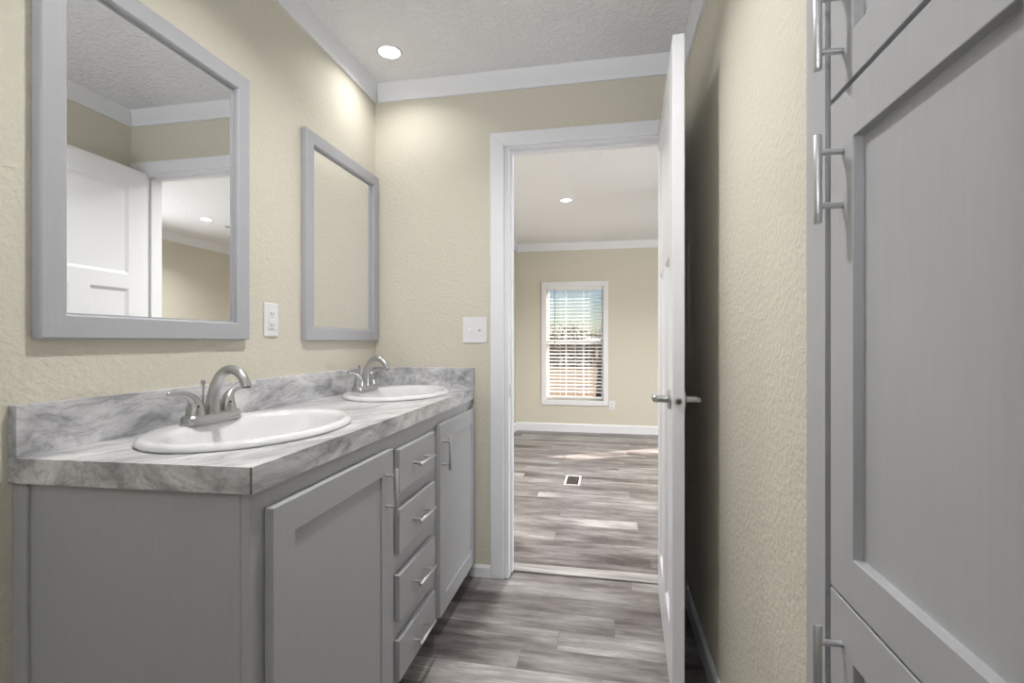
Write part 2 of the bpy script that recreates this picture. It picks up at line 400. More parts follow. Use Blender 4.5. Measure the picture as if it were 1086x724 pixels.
# baseboards
def bb_prof(h, d=0.012): return [(0, 0), (d, 0), (d, h - 0.012), (d * 0.45, h), (0, h)]
b = nb(); prism(b, [(XR - a, z) for a, z in bb_prof(0.085)], 'y', 0.905, YB)
struct('baseboard_right', b, M_TRIM, 'white baseboard behind the open door')
b = nb(); prism(b, [(YB - a, z) for a, z in bb_prof(0.058)], 'x', -0.655, -0.553)
struct('baseboard_back', b, M_TRIM, 'short white baseboard between vanity and door casing')
b = nb(); prism(b, [(YF - a, z) for a, z in bb_prof(0.105)], 'x', XL + 0.012, XBR - 0.012)
struct('baseboard_far', b, M_TRIM, 'white baseboard under the far window')
b = nb(); prism(b, [(XL + a, z) for a, z in bb_prof(0.105)], 'y', YB2, YF)
struct('baseboard_bedroom_left', b, M_TRIM, 'white baseboard on the left wall of the far room')
b = nb(); prism(b, [(XBR - a, z) for a, z in bb_prof(0.105)], 'y', YB2, YF)
struct('baseboard_bedroom_right', b, M_TRIM, 'white baseboard on the right wall of the far room')
b = nb(); prism(b, [(XL + a, z) for a, z in bb_prof(0.085)], 'y', YREAR, 0.75)
struct('baseboard_left', b, M_TRIM, 'white baseboard left of the vanity')

# door casing, jambs, stop
CW = 0.066
def casing(y0, y1):
    b = nb(); zt = OZ + 0.006 + CW; xi0, xi1 = OX0 - 0.022, OX1 + 0.006
    x0, x1 = xi0 - CW, xi1 + CW; zi = OZ + 0.006
    for poly in ([(x0, 0), (xi0, 0), (xi0, zi), (x0, zt)], [(x0, zt), (xi0, zi), (xi1, zi), (x1, zt)], [(xi1, 0), (x1, 0), (x1, zt), (xi1, zi)]):
        prism(b, [(px, pz) for px, pz in poly], 'y', y0, y1)
    return b
struct('trim_7', casing(YB - 0.016, YB), M_TRIM, 'white door casing around the doorway', bevel=0.004)
struct('trim_8', casing(YB2, YB2 + 0.016), M_TRIM, 'white door casing on the far side of the doorway', bevel=0.004)
b = nb(); box(b, OX0 - 0.02, OX0, YB - 0.001, YB2 + 0.001, 0, OZ + 0.02); box(b, OX1, OX1 + 0.02, YB - 0.001, YB2 + 0.001, 0, OZ + 0.02); box(b, OX0, OX1, YB - 0.001, YB2 + 0.001, OZ, OZ + 0.02)
sy = (YB + 0.042, YB + 0.074)
box(b, OX0, OX0 + 0.011, *sy, 0.012, OZ); box(b, OX1 - 0.011, OX1, *sy, 0.012, OZ); box(b, OX0 + 0.011, OX1 - 0.011, *sy, OZ - 0.011, OZ)
jamb = struct('trim_9', b, M_TRIM, 'white door jamb with stop inside the doorway', bevel=0.0015)
b = nb(); box(b, OX0 - 0.001, OX0 + 0.0015, YB + 0.012, YB + 0.032, 0.87, 0.93)
obj('strike_plate', b, M_STEEL, jamb, bevel=0.0004)['label'] = 'small metal strike plate'
b = nb(); y0, y1 = 2.395, 2.485
prism(b, [(y0, 0), (y1, 0), (y1, 0.006), (y1 - 0.022, 0.015), (y0 + 0.018, 0.017), (y0, 0.008)], 'x', OX0 + 0.0005, OX1 - 0.0005)
struct('trim_10', b, M_THRESH, 'pale wood threshold strip across the doorway floor', bevel=0.002)

# ------------------------------------------------------------------ windows
def window(n, x0, x1, z0, z1, rail, label, cols):
    c = sroot('window_%d' % n, ((x0 + x1) / 2, YF, z0), label)
    w = 0.062; b = nb(); ya, yb_ = YF - 0.016, YF
    xo0, xo1, zo0, zo1 = x0 - w + 0.004, x1 + w - 0.004, z0 - w + 0.004, z1 + w - 0.004
    xi0, xi1, zi0, zi1 = x0 + 0.004, x1 - 0.004, z0 + 0.004, z1 - 0.004
    for poly in ([(xo0, zo0), (xi0, zi0), (xi0, zi1), (xo0, zo1)], [(xo0, zo1), (xi0, zi1), (xi1, zi1), (xo1, zo1)], [(xo1, zo1), (xi1, zi1), (xi1, zi0), (xo1, zo0)], [(xo1, zo0), (xi1, zi0), (xi0, zi0), (xo0, zo0)]):
        prism(b, poly, 'y', ya, yb_)
    obj('casing', b, M_TRIM, c, bevel=0.004)
    b = nb(); t = 0.028; ya, yb_ = YF + 0.055, YF + 0.098
    box(b, x0, x0 + t, ya, yb_, z0, z1); box(b, x1 - t, x1, ya, yb_, z0, z1); box(b, x0 + t, x1 - t, ya, yb_, z1 - t, z1); box(b, x0 + t, x1 - t, ya, yb_, z0, z0 + t)
    box(b, x0 + t, x1 - t, ya + 0.005, yb_ - 0.005, rail - 0.022, rail + 0.022)
    obj('sash_frame', b, M_PLASTIC, c, bevel=0.002)
    b = nb()
    for k in range(1, cols): 
        x = x0 + t + (x1 - x0 - 2 * t) * k / cols
        box(b, x - 0.006, x + 0.006, YF + 0.072, YF + 0.080, z0 + t, z1 - t)
    if cols > 1: obj('muntin', b, M_PLASTIC, c)
    for a0, a1 in ((z0 + t, rail - 0.022), (rail + 0.022, z1 - t)):
        obj('pane', bx(x0 + t, x1 - t, YF + 0.083, YF + 0.086, a0, a1), M_GLASS, c)
    return c
window(1, WX0, WX1, WZ0, WZ1, 1.125, 'white-cased window of the far room with a slatted blind', 3)
window(2, VX0, VX1, WZ0, WZ1, 1.42, 'bare window further right on the far wall, letting the sun in', 1)

def added_window(n, x0, x1, y0, y1, z0, z1, label):
    c = sroot('window_%d' % n, ((x0 + x1) / 2, (y0 + y1) / 2, z0), label); t = 0.035; b = nb(); along_x = (x1 - x0) > (y1 - y0)
    for a0, a1, c0, c1 in ((0, 1, z0, z0 + t), (0, 1, z1 - t, z1), (0, 0, z0 + t, z1 - t), (1, 1, z0 + t, z1 - t)):
        if along_x:
            xa0, xa1 = (x0, x1) if a0 != a1 else ((x0, x0 + t) if a0 == 0 else (x1 - t, x1)); box(b, xa0, xa1, y0, y1, c0, c1)
        else:
            ya0, ya1 = (y0, y1) if a0 != a1 else ((y0, y0 + t) if a0 == 0 else (y1 - t, y1)); box(b, x0, x1, ya0, ya1, c0, c1)
    obj('sash_frame', b, M_PLASTIC, c, bevel=0.003)
    xm, ym = (x0 + x1) / 2, (y0 + y1) / 2
    obj('pane', bx(x0 + t, x1 - t, ym - 0.002, ym + 0.002, z0 + t, z1 - t) if along_x else bx(xm - 0.002, xm + 0.002, y0 + t, y1 - t, z0 + t, z1 - t), M_GLASS, c)
added_window(3, XBR + 0.04, XBR + 0.09, 2.72, 4.18, 0.82, 2.02, 'added unseen wide window in the right wall of the far room, for fill light')  # made-up opening that lets the bedroom fill light in
added_window(4, -0.85, 0.05, YREAR - 0.09, YREAR - 0.04, 1.12, 1.98, 'added unseen window at the near end of the bathroom, for fill light')  # made-up opening that lets the upward fill light in

bl = thing('window_blind', ((WX0 + WX1) / 2, YF + 0.03, WZ1), 'white horizontal slat blind hanging in the far window', 'blind')
bx0, bx1 = WX0 + 0.008, WX1 - 0.008
obj('head_rail', bx(bx0, bx1, YF + 0.006, YF + 0.050, WZ1 - 0.045, WZ1 - 0.002), M_BLIND, bl, bevel=0.003)
b = nb(); z = WZ1 - 0.070; zs = []
while z > WZ0 + 0.075:
    zs.append(z); z -= 0.0435
for z in zs:
    a = R(14); hw = 0.0235; cy = YF + 0.028
    pr = []
    for k in range(5):
        t = -1 + k / 2; crv = 0.003 * (1 - t * t)
        pr.append((cy + t * hw * math.cos(a) - crv * math.sin(a), z + t * hw * math.sin(a) + crv))
    pr += [(y, zz - 0.0025) for y, zz in reversed(pr)]
    prism(b, pr, 'x', bx0 + 0.002, bx1 - 0.002)
obj('slats', b, M_BLIND, bl)
obj('bottom_rail', bx(bx0 + 0.002, bx1 - 0.002, YF + 0.006, YF + 0.050, WZ0 + 0.030, WZ0 + 0.050), M_BLIND, bl, bevel=0.003)
for x in (bx0 + 0.17, bx0 + 0.36, bx0 + 0.53):
    b = nb(); box(b, x - 0.0012, x + 0.0012, YF + 0.0035, YF + 0.0050, WZ0 + 0.05, WZ1 - 0.045); box(b, x - 0.0012, x + 0.0012, YF + 0.0515, YF + 0.053, WZ0 + 0.05, WZ1 - 0.045)
    obj('ladder_cord', b, M_BLIND, bl)
M_WAND = mat('clear_grey_wand', lin(120, 124, 128), 0.25); bump_noise(M_WAND, 90, 0.02, 0.001)
obj('tilt_wand', tube(nb(), [(bx0 + 0.10, YF + 0.001, WZ1 - 0.03), (bx0 + 0.10, YF - 0.004, WZ1 - 0.06), (bx0 + 0.102, YF - 0.005, WZ1 - 0.78)], 0.0045, 8), M_WAND, bl, smooth=40)['label'] = 'grey tilt wand'

# ------------------------------------------------------------------ vanity cabinet
XFR, XDR = -0.648, -0.627        # face frame and door fronts
ZT = 0.862                       # underside of the counter
van = thing('vanity_cabinet', (-0.9, 1.55, 0), 'long grey double-sink vanity cabinet with two doors and four drawers', 'cabinet')
ye = lambda x: SKEW(x) + 0.014
b = nb()
prism(b, [(XL + 0.004, ye(XL)), (XFR - 0.0195, ye(XFR - 0.0195)), (XFR - 0.0195, ye(XFR - 0.0195) + 0.016), (XL + 0.004, ye(XL) + 0.016)], 'z', 0.0, ZT)
box(b, XL + 0.004, XFR - 0.02, 2.295, 2.312, 0.0, ZT)
box(b, XL + 0.004, XFR - 0.02, 0.83, 2.295, 0.085, 0.1)
box(b, XL + 0.004, XL + 0.012, 0.83, 2.295, 0.1, ZT)
box(b, XFR - 0.085, XFR - 0.07, 0.83, 2.295, 0.0, 0.085)
obj('carcass', b, M_CAB, van)
b = nb(); prism(b, [(XL + 0.001, ye(XL) - 0.007), (XL + 0.034, ye(XL + 0.034) - 0.007), (XL + 0.034, ye(XL + 0.034) - 0.0005), (XL + 0.001, ye(XL) - 0.0005)], 'z', 0, ZT)
obj('scribe_strip', b, M_CAB, van, bevel=0.001)
b = nb(); xa = XFR - 0.019
DOORS = ((0.838, 1.376), (1.798, 2.300)); DZ = (0.080, 0.820)
DRY = (1.422, 1.740); DRZ = ((0.672, 0.806), (0.484, 0.623), (0.278, 0.419), (0.092, 0.218))
box(b, xa, XFR, ye(XFR), 0.86, 0.065, ZT); box(b, xa, XFR, 1.352, 1.445, 0.065, ZT); box(b, xa, XFR, 1.718, 1.818, 0.065, ZT); box(b, xa, XFR, 2.278, 2.314, 0.065, ZT)
for y0, y1 in ((0.86, 1.352), (1.445, 1.718), (1.818, 2.278)):
    box(b, xa, XFR, y0, y1, 0.805, ZT); box(b, xa, XFR, y0, y1, 0.065, 0.10)
for z0, z1 in ((0.60, 0.69), (0.40, 0.50), (0.20, 0.295)): box(b, xa, XFR, 1.445, 1.718, z0, z1)
obj('face_frame', b, M_CAB, van)

def bar_handle(p0, p1, out, post=0.022):
    """bar pull between p0 and p1 (on the face), standing off along out"""
    p0, p1, out = Vector(p0), Vector(p1), Vector(out)
    d = (p1 - p0).normalized(); b = nb(); st = 0.032
    tube(b, [p0 + out * st, p0 + out * st + d * 0.001, p1 + out * st - d * 0.001, p1 + out * st], [0.0052, 0.006, 0.006, 0.0052], 16)
    for q in (p0 + d * post, p1 - d * post): tube(b, [q, q + out * (st - 0.003)], 0.0046, 12)
    return b
for k, (y0, y1) in enumerate(DOORS):
    b = nb(); w, h = y1 - y0, DZ[1] - DZ[0]; s = 0.066
    panel_board(b, (XDR, y0, DZ[0]), (0, 1, 0), (0, 0, 1), (1, 0, 0), w, h, 0.0195, [(s if k == 0 else 0.068, s + 0.002, w - (s + 0.008 if k == 0 else 0.050), h - s)], 0.0055, 0.0012)
    d = obj('door', b, M_CAB, van, bevel=0.0012)
    hy = 1.326 if k == 0 else 1.822
    obj('handle', bar_handle((XDR, hy, 0.643), (XDR, hy, 0.775), (1, 0, 0)), M_STEEL, d, smooth=40)['label'] = 'satin steel bar handle'
for z0, z1 in DRZ:
    b = bx(XDR - 0.0195, XDR, DRY[0], DRY[1], z0, z1)
    d = obj('drawer', b, M_CAB, van, bevel=0.002)
    zc = (z0 + z1) / 2 + 0.002
    obj('handle', bar_handle((XDR, 1.512, zc), (XDR, 1.652, zc), (1, 0, 0)), M_STEEL, d, smooth=40)['label'] = 'satin steel bar handle'

# ------------------------------------------------------------------ countertop
SINKS = ((-0.896, 1.137), (-0.890, 2.008)); SA, SB = 0.292, 0.213   # half length (along the wall), half depth
XC, ZTOP = -0.634, 0.911
ct = thing('countertop', (-0.9, 1.55, ZT), 'grey marble-patterned laminate countertop with backsplash and two oval cut-outs', 'countertop')
b = nb()
def outline(z): return [bm_v(b, p) for p in ((XL, SKEW(XL), z), (XC, SKEW(XC), z), (XC, YB, z), (XL, YB, z))]
def bm_v(b, p): return b.verts.new(p)
top, bot = outline(ZTOP), outline(ZT)
loops_t, loops_b = [top], [bot]
for cx, cy in SINKS:
    rt = [b.verts.new((cx + (SB - 0.022) * math.cos(2 * math.pi * k / 48), cy + (SA - 0.022) * math.sin(2 * math.pi * k / 48), ZTOP)) for k in range(48)]
    rb = [b.verts.new((v.co.x, v.co.y, ZT)) for v in rt]
    for k in range(48): b.faces.new((rt[k], rt[(k + 1) % 48], rb[(k + 1) % 48], rb[k]))
    loops_t.append(rt); loops_b.append(rb)
for k in range(4): b.faces.new((top[k], top[(k + 1) % 4], bot[(k + 1) % 4], bot[k]))
fill(b, loops_t); fill(b, loops_b)
obj('worktop', b, M_LAM, ct)
b = nb(); prism(b, [(XL, SKEW(XL)), (XL + 0.02, SKEW(XL + 0.02)), (XL + 0.02, YB), (XL, YB)], 'z', ZTOP, 1.014)
obj('backsplash', b, M_LAM, ct, bevel=0.001)
obj('side_splash', bx(XL + 0.02, XC, YB - 0.02, YB, ZTOP, 1.012), M_LAM, ct, bevel=0.001)
M_SEAM = mat('dark_laminate_seam', lin(96, 96, 98), 0.6); bump_noise(M_SEAM, 90, 0.02, 0.001)
b = nb(); e = 0.0006
prism(b, [(XC - 0.0025, SKEW(XC) - e), (XC + e, SKEW(XC) - e), (XC + e, SKEW(XC) + 0.0012), (XC - 0.0025, SKEW(XC) + 0.0012)], 'z', ZT, ZTOP + 0.0003)
obj('edge_seam', b, M_SEAM, ct)['label'] = 'dark seam line at the near corner'

# ------------------------------------------------------------------ sinks
def sink(cx, cy, label):
    t = thing('sink', (cx, cy, ZTOP), label, 'sink', 'oval drop-in sinks'); b = nb(); n = 56
    def ring(a, bb, z, dx=0.0): return [(cx + dx + bb * math.cos(2 * math.pi * k / n), cy + a * math.sin(2 * math.pi * k / n), z) for k in range(n)]
    A, B = SA, SB; z = ZTOP; dx = 0.022
    rings = [ring(A - 0.024, B - 0.024, z - 0.03), ring(A - 0.020, B - 0.020, z), ring(A - 0.002, B - 0.002, z + 0.0005), ring(A, B, z + 0.004), ring(A - 0.002, B - 0.002, z + 0.011), ring(A - 0.008, B - 0.008, z + 0.0165), ring(A - 0.016, B - 0.016, z + 0.018)]
    rings += [ring(A - 0.038, B - 0.045, z + 0.0165, dx), ring(A - 0.046, B - 0.052, z + 0.012, dx), ring(A - 0.054, B - 0.058, z - 0.002, dx),
              ring(A - 0.068, B - 0.066, z - 0.040, dx), ring(A - 0.092, B - 0.078, z - 0.085, dx), ring(A - 0.135, B - 0.103, z - 0.118, dx), ring(A - 0.20, B - 0.145, z - 0.134, dx), ring(0.03, 0.03, z - 0.138, dx), ring(0.022, 0.022, z - 0.139, dx)]
    rings_mesh(b, rings, close_last=True)
    o = obj('basin', b, M_PORC, t, smooth=60)
    s = o.modifiers.new('sub', 'SUBSURF'); s.levels = 1; s.render_levels = 1
    o.modifiers.remove(o.modifiers['split'])
    obj('drain', lathe(nb(), cx + dx, cy, [(0.021, z - 0.1375), (0.024, z - 0.1355), (0.02, z - 0.1345), (0.012, z - 0.136), (0.001, z - 0.1355)], 24), M_NICKEL, t, smooth=50)['label'] = 'metal drain'
    return t
sink(*SINKS[0], 'white oval sink at the open near end of the countertop')
sink(*SINKS[1], 'white oval sink at the far end of the countertop beside the doorway wall')

# ------------------------------------------------------------------ faucets
def faucet(cx, cy, label):
    zb = ZTOP + 0.0165
    t = thing('faucet', (cx, cy, zb), label, 'faucet', 'two-handle brushed nickel faucets')
    n = 40; hl, hw = 0.091, 0.027
    def rr(k_, z, ins):
        out = []
        for k in range(n):
            a = 2 * math.pi * k / n; c, s = math.cos(a), math.sin(a); p = 0.45
            out.append((cx + (hw - ins) * math.copysign(abs(c) ** p, c), cy + (hl - ins) * math.copysign(abs(s) ** p, s), z))
        return out
    b = nb(); rings_mesh(b, [rr(0, zb, 0), rr(0, zb + 0.004, 0), rr(0, zb + 0.005, 0.0025), rr(0, zb + 0.018, 0.003), rr(0, zb + 0.0225, 0.0065)], close_first=True, close_last=True)
    obj('base_plate', b, M_NICKEL, t, smooth=35)
    # spout
    z0 = zb + 0.020; pts, rad = [], []
    ctrl = [(0, 0, 0.0205), (0.001, 0.018, 0.0185), (0.004, 0.045, 0.0155), (0.010, 0.072, 0.0138), (0.021, 0.095, 0.0128), (0.038, 0.112, 0.0122), (0.058, 0.118, 0.0120), (0.078, 0.112, 0.0120), (0.094, 0.098, 0.0122), (0.103, 0.082, 0.0126), (0.106, 0.072, 0.0130)]
    for k in range(len(ctrl) - 1):
        p0, p1, p2, p3 = [ctrl[min(max(q, 0), len(ctrl) - 1)] for q in (k - 1, k, k + 1, k + 2)]
        for s in range(4):
            u = s / 4
            f = lambda a, bq, c, d: 0.5 * (2 * bq + (c - a) * u + (2 * a - 5 * bq + 4 * c - d) * u * u + (3 * bq - a - 3 * c + d) * u ** 3)
            x, z, r_ = (f(p0[i], p1[i], p2[i], p3[i]) for i in range(3))
            pts.append((cx + x, cy, z0 + z)); rad.append(r_)
    x, z, r_ = ctrl[-1]; pts.append((cx + x, cy, z0 + z)); rad.append(r_)
    sp = obj('spout', tube(nb(), pts, rad, 24), M_NICKEL, t, smooth=45)
    obj('aerator', tube(nb(), [(cx + 0.1062, cy, z0 + 0.0725), (cx + 0.1066, cy, z0 + 0.0695)], 0.0095, 20), M_DARK, sp, smooth=40)
    # handles: bell base that bends outward into a tapering lever
    for s in (-1, 1):
        hy = cy + s * 0.055; fx = -0.008 if s < 0 else 0.012
        c = [(0, 0, 0, 0.0225, 1), (0, 0, 0.010, 0.0220, 1), (0, -0.001, 0.024, 0.0200, 1), (0, 0.002, 0.036, 0.0165, 0.95), (0.05, 0.008, 0.047, 0.0125, 0.85), (0.2, 0.021, 0.056, 0.0098, 0.7), (0.45, 0.037, 0.061, 0.0082, 0.6), (0.75, 0.055, 0.0635, 0.0072, 0.55), (0.95, 0.068, 0.0635, 0.0066, 0.55), (1.0, 0.073, 0.063, 0.0045, 0.6)]
        pp = [(cx + fx * q[0], hy + s * q[1], z0 + q[2]) for q in c]
        h = obj('lever_handle', tube(nb(), pp, [q[3] for q in c], 20, flat=[q[4] for q in c]), M_NICKEL, t, smooth=60)
        sb = h.modifiers.new('sub', 'SUBSURF'); sb.levels = 1; sb.render_levels = 1
        b = nb(); tube(b, [(cx + 0.0165, hy - 0.008, z0 + 0.026), (cx + 0.0185, hy - 0.009, z0 + 0.026)], 0.0028, 12)
        obj('screw_hole', b, M_DARK, h)['label'] = 'dark set-screw hole'
    # lift rod behind the spout
    b = nb(); rx, ry = cx - 0.024, cy - 0.004
    tube(b, [(rx, ry, zb), (rx, ry, zb + 0.085), (rx, ry, zb + 0.092), (rx, ry, zb + 0.104), (rx, ry, zb + 0.108)], [0.0022, 0.0022, 0.003, 0.0062, 0.0055], 14)
    obj('lift_rod', b, M_NICKEL, t, smooth=50)
    return t
faucet(-1.044, 1.147, 'brushed nickel faucet behind the near sink, under the mirror that reflects the door')
faucet(-1.040, 1.990, 'brushed nickel faucet behind the far sink, next to the doorway wall')

# ------------------------------------------------------------------ mirrors
def mirror(y0, y1, z0, z1, label):
    t = thing('framed_mirror', (XL, (y0 + y1) / 2, z0), label, 'mirror', 'grey framed mirrors over the vanity')
    fw = 0.0525; th = 0.024; lip = 0.012; b = nb()
    # frame section (distance inward from the outer edge, distance off the wall), swept round the rectangle
    sec = [(0.0, 0.001), (0.0, th - 0.003), (0.003, th), (fw - 0.004, th), (fw, th - 0.004), (fw, th - lip - 0.004), (fw + 0.004, th - lip - 0.004), (fw + 0.004, 0.001)]
    rings = []
    for d, o in sec:
        rings.append([(XL + o, y0 + d, z0 + d), (XL + o, y1 - d, z0 + d), (XL + o, y1 - d, z1 - d), (XL + o, y0 + d, z1 - d)])
    rings.append(rings[0])
    vs = [[b.verts.new(p) for p in r] for r in rings[:-1]]; vs.append(vs[0])
    for a, c in zip(vs, vs[1:]):
        for k in range(4): b.faces.new((a[k], a[(k + 1) % 4], c[(k + 1) % 4], c[k]))
    obj('frame', b, M_FRAME, t)
    g = fw - 0.002
    obj('mirror_glass', bx(XL + 0.002, XL + th - lip - 0.0045, y0 + g, y1 - g, z0 + g, z1 - g), M_MIRROR, t)
    return t
mirror(0.801, 1.400, 1.146, 1.982, 'grey framed mirror over the near sink, reflecting the white door')
mirror(1.704, 2.311, 1.143, 1.965, 'grey framed mirror over the far sink, close to the wall corner')

# ------------------------------------------------------------------ outlet and switches
def outlet(P, U, Nv, label, scale=1.0):
    U, Nv, P = Vector(U), Vector(Nv), Vector(P); Z = Vector((0, 0, 1))
    t = thing('electrical_outlet', P, label, 'outlet')
    def slab(u0, u1, v0, v1, d0, d1, b=None):
        b = b or nb(); c = [P + U * u + Z * v + Nv * d for d in (d0, d1) for u, v in ((u0, v0), (u1, v0), (u1, v1), (u0, v1))]
        v = [b.verts.new(q) for q in c]
        for f in ((3, 2, 1, 0), (4, 5, 6, 7), (0, 1, 5, 4), (1, 2, 6, 5), (2, 3, 7, 6), (3, 0, 4, 7)): b.faces.new([v[i] for i in f])
        return b
    obj('wall_plate', slab(-.036, .036, -.058, .058, 0, .006), M_PLASTIC, t, bevel=0.003)
    r = obj('receptacle', slab(-.0165, .0165, -.033, .033, .005, .0085), M_PLASTIC, t, bevel=0.001)
    for s in (-0.019, 0.019):
        b = nb(); slab(-.0075, -.005, s - .004, s + .006, .0084, .0088, b); slab(.005, .0075, s - .004, s + .006, .0084, .0088, b); slab(-.002, .002, s - .0115, s - .0075, .0084, .0088, b)
        obj('socket', b, M_DARK, r)['label'] = 'dark plug slots'
    return t
outlet((XL, 1.527, 1.216), (0, 1, 0), (1, 0, 0), 'white outlet on the beige wall between the two mirrors')
outlet((0.058, YF, 0.345), (1, 0, 0), (0, -1, 0), 'small white outlet low on the far wall, right of the window')

sw = thing('light_switch', (-0.632, YB, 1.195), 'white double toggle switch plate between the far mirror and the doorway', 'light switch')
obj('wall_plate', bx(-0.694, -0.571, YB - 0.006, YB, 1.133, 1.257), M_PLASTIC, sw, bevel=0.003)
for x, up in ((-0.655, -1), (-0.608, 1)):
    b = nb(); 
    prism(b, [(YB - 0.005, 1.189), (YB - 0.005, 1.201), (YB - 0.019, 1.200 + 0.006 * up), (YB - 0.019, 1.192 + 0.006 * up)], 'x', x - 0.005, x + 0.005)
    obj('toggle', b, M_PLASTIC, sw, bevel=0.001)
    for z in (1.165, 1.225):
        obj('screw', tube(nb(), [(x, YB - 0.0055, z), (x, YB - 0.0068, z)], 0.003, 12), M_PLASTIC, sw)

# ------------------------------------------------------------------ interior door (three panels), swung open into the bathroom
DW, DH, DT = 0.748, 2.063, 0.035
HP = Vector((OX1 - 0.001, YB - 0.008, 0.012)); ANG = R(2.35)
Dd = Vector((-math.sin(ANG), -math.cos(ANG), 0)); Nn = Vector((-math.cos(ANG), math.sin(ANG), 0)); ZV = Vector((0, 0, 1))
door = sroot('door_1', HP, 'white three-panel interior door standing open beside the beige wall')
O = HP + Nn * DT
st = 0.112; mid = 1.448; gap = 0.10
pan = [(st, mid + 0.038, DW - st, DH - st), (st, 0.20, DW / 2 - gap / 2, mid - 0.038), (DW / 2 + gap / 2, 0.20, DW - st, mid - 0.038)]
b = nb(); panel_board(b, O, Dd, ZV, Nn, DW, DH, DT, pan, 0.010, 0.016, both=True)
obj('leaf', b, M_DOOR, door, bevel=0.0012)
hz = 0.945; u = DW - 0.066
for s, base in ((1, O), (-1, HP)):
    n_ = Nn * s; c = base + Dd * u + ZV * hz
    b = nb()
    tube(b, [c, c + n_ * 0.007, c + n_ * 0.010], [0.032, 0.032, 0.027], 32)
    tube(b, [c + n_ * 0.008, c + n_ * 0.030, c + n_ * 0.046], [0.0135, 0.011, 0.012], 20)
    l0 = c + n_ * 0.047
    tube(b, [l0 + Dd * 0.012, l0 + Dd * 0.006, l0 - Dd * 0.02, l0 - Dd * 0.06, l0 - Dd * 0.10, l0 - Dd * 0.112], [0.006, 0.0105, 0.0105, 0.0095, 0.0085, 0.005], 16, flat=[1, 1, .9, .8, .7, .7])
    obj('lever_handle', b, M_NICKEL, door, smooth=40)['label'] = 'brushed nickel lever handle'
ec = HP + Nn * (DT / 2) + Dd * DW + ZV * hz
b = nb(); tube(b, [ec - Dd * 0.002, ec + Dd * 0.0012], 0.0125, 24)
lp = obj('latch_plate', b, M_STEEL, door, smooth=40); lp['label'] = 'round metal latch plate on the door edge'
b = nb(); tube(b, [ec, ec + Dd * 0.004, ec + Dd * 0.009], [0.0085, 0.0085, 0.006], 20)
M_LATCH = mat('dark_latch_metal', lin(110, 110, 112), 0.35, 1.0); bump_noise(M_LATCH, 200, 0.02, 0.001)
obj('latch_bolt', b, M_LATCH, lp, smooth=40)
for z in (0.20, 1.03, 1.86):
    q = HP + ZV * z + Vector((0.004, 0.002, 0))
    b = nb(); tube(b, [q - ZV * 0.045, q + ZV * 0.045], 0.0055, 12)
    obj('hinge', b, M_STEEL, door, smooth=40)['label'] = 'metal hinge barrel'

# ------------------------------------------------------------------ tall linen cabinet set into the right wall
XT = 0.331
tc_ = thing('linen_cabinet', (0.6, 0.6, 0), 'tall grey linen cabinet with stacked doors built into the beige wall', 'cabinet')
CY0, CY1, CZ0, CZ1 = 0.303, 0.906, 0.0, 2.285
b = nb()
box(b, XT + 0.02, 0.90, CY1 - 0.016, CY1 - 0.003, CZ0, CZ1); box(b, XT + 0.02, 0.90, CY0 + 0.001, CY0 + 0.014, CZ0, CZ1); box(b, 0.89, 0.90, CY0 + 0.014, CY1 - 0.016, CZ0, CZ1)
for z in (0.085, 0.760, 1.497, CZ1 - 0.014): box(b, XT + 0.03, 0.89, CY0 + 0.014, CY1 - 0.016, z, z + 0.012)
obj('carcass', b, M_CABIN, tc_)
LY0, LY1 = 0.385, 0.829         # door edges
g = 0.011
b = nb(); xb = XT + 0.019
box(b, XT, xb, LY1 + g, CY1 + 0.006, CZ0, CZ1 + 0.02); box(b, XT, xb, CY0 - 0.006, LY0 - g, CZ0, CZ1 + 0.02)
box(b, XT, xb, LY0 - g, LY1 + g, 2.22, CZ1 + 0.02); box(b, XT, xb, LY0 - g, LY1 + g, CZ0, 0.09)
obj('face_frame', b, M_CAB, tc_)
for k, (z0, z1) in enumerate(((0.094, 0.7665), (0.7710, 1.4985), (1.5065, 2.216))):
    w, h = LY1 - LY0, z1 - z0; s = 0.070
    b = nb(); panel_board(b, (XT + 0.003, LY1, z0), (0, -1, 0), (0, 0, 1), (-1, 0, 0), w, h, 0.0195, [(s, s - 0.004, w - s - 0.02, h - 0.074)], 0.013, 0.001)
    d = obj('door', b, M_CAB, tc_, bevel=0.0012)
    ha, hb = ((0.600, 0.728), (1.312, 1.440), (1.535, 1.663))[k]
    obj('handle', bar_handle((XT + 0.002, 0.789, ha), (XT + 0.002, 0.789, hb), (-1, 0, 0), 0.025), M_STEEL, d, smooth=40)['label'] = 'satin steel bar handle'

# ------------------------------------------------------------------ recessed lamps
def lamp(x, y, zc, watts, label, group=None, r=0.054):
    t = thing('recessed_light', (x, y, zc), label, 'ceiling light', group)
    obj('trim_ring', lathe(nb(), x, y, [(r - 0.008, zc - 0.003), (r - 0.006, zc - 0.006), (r, zc - 0.005), (r + 0.002, zc - 0.0005), (r - 0.008, zc - 0.0002)], 36), M_TRIM, t, smooth=50)
    obj('lens', lathe(nb(), x, y, [(r - 0.007, zc - 0.0032), (r - 0.02, zc - 0.0042), (0.001, zc - 0.0045)], 36), M_LENS, t, smooth=50)
    l = bpy.data.lights.new('lamp_light', 'AREA'); l.shape = 'DISK'; l.size = 2 * r - 0.02; l.energy = watts; l.color = (1.0, 0.985, 0.965); l.spread = R(140)
    lo = bpy.data.objects.new('lamp_light', l); COL.objects.link(lo); lo.parent = t; lo.location = (0, 0, -0.009)
    return t
lamp(-0.955, 2.055, ZC, P_BATH, 'lit recessed ceiling light in the bathroom corner above the far mirror')
lamp(-0.38, 1.2, ZC, P_MID, 'added unseen recessed ceiling light over the middle of the bathroom floor')  # extra lamp out of view, added to light the vanity fronts
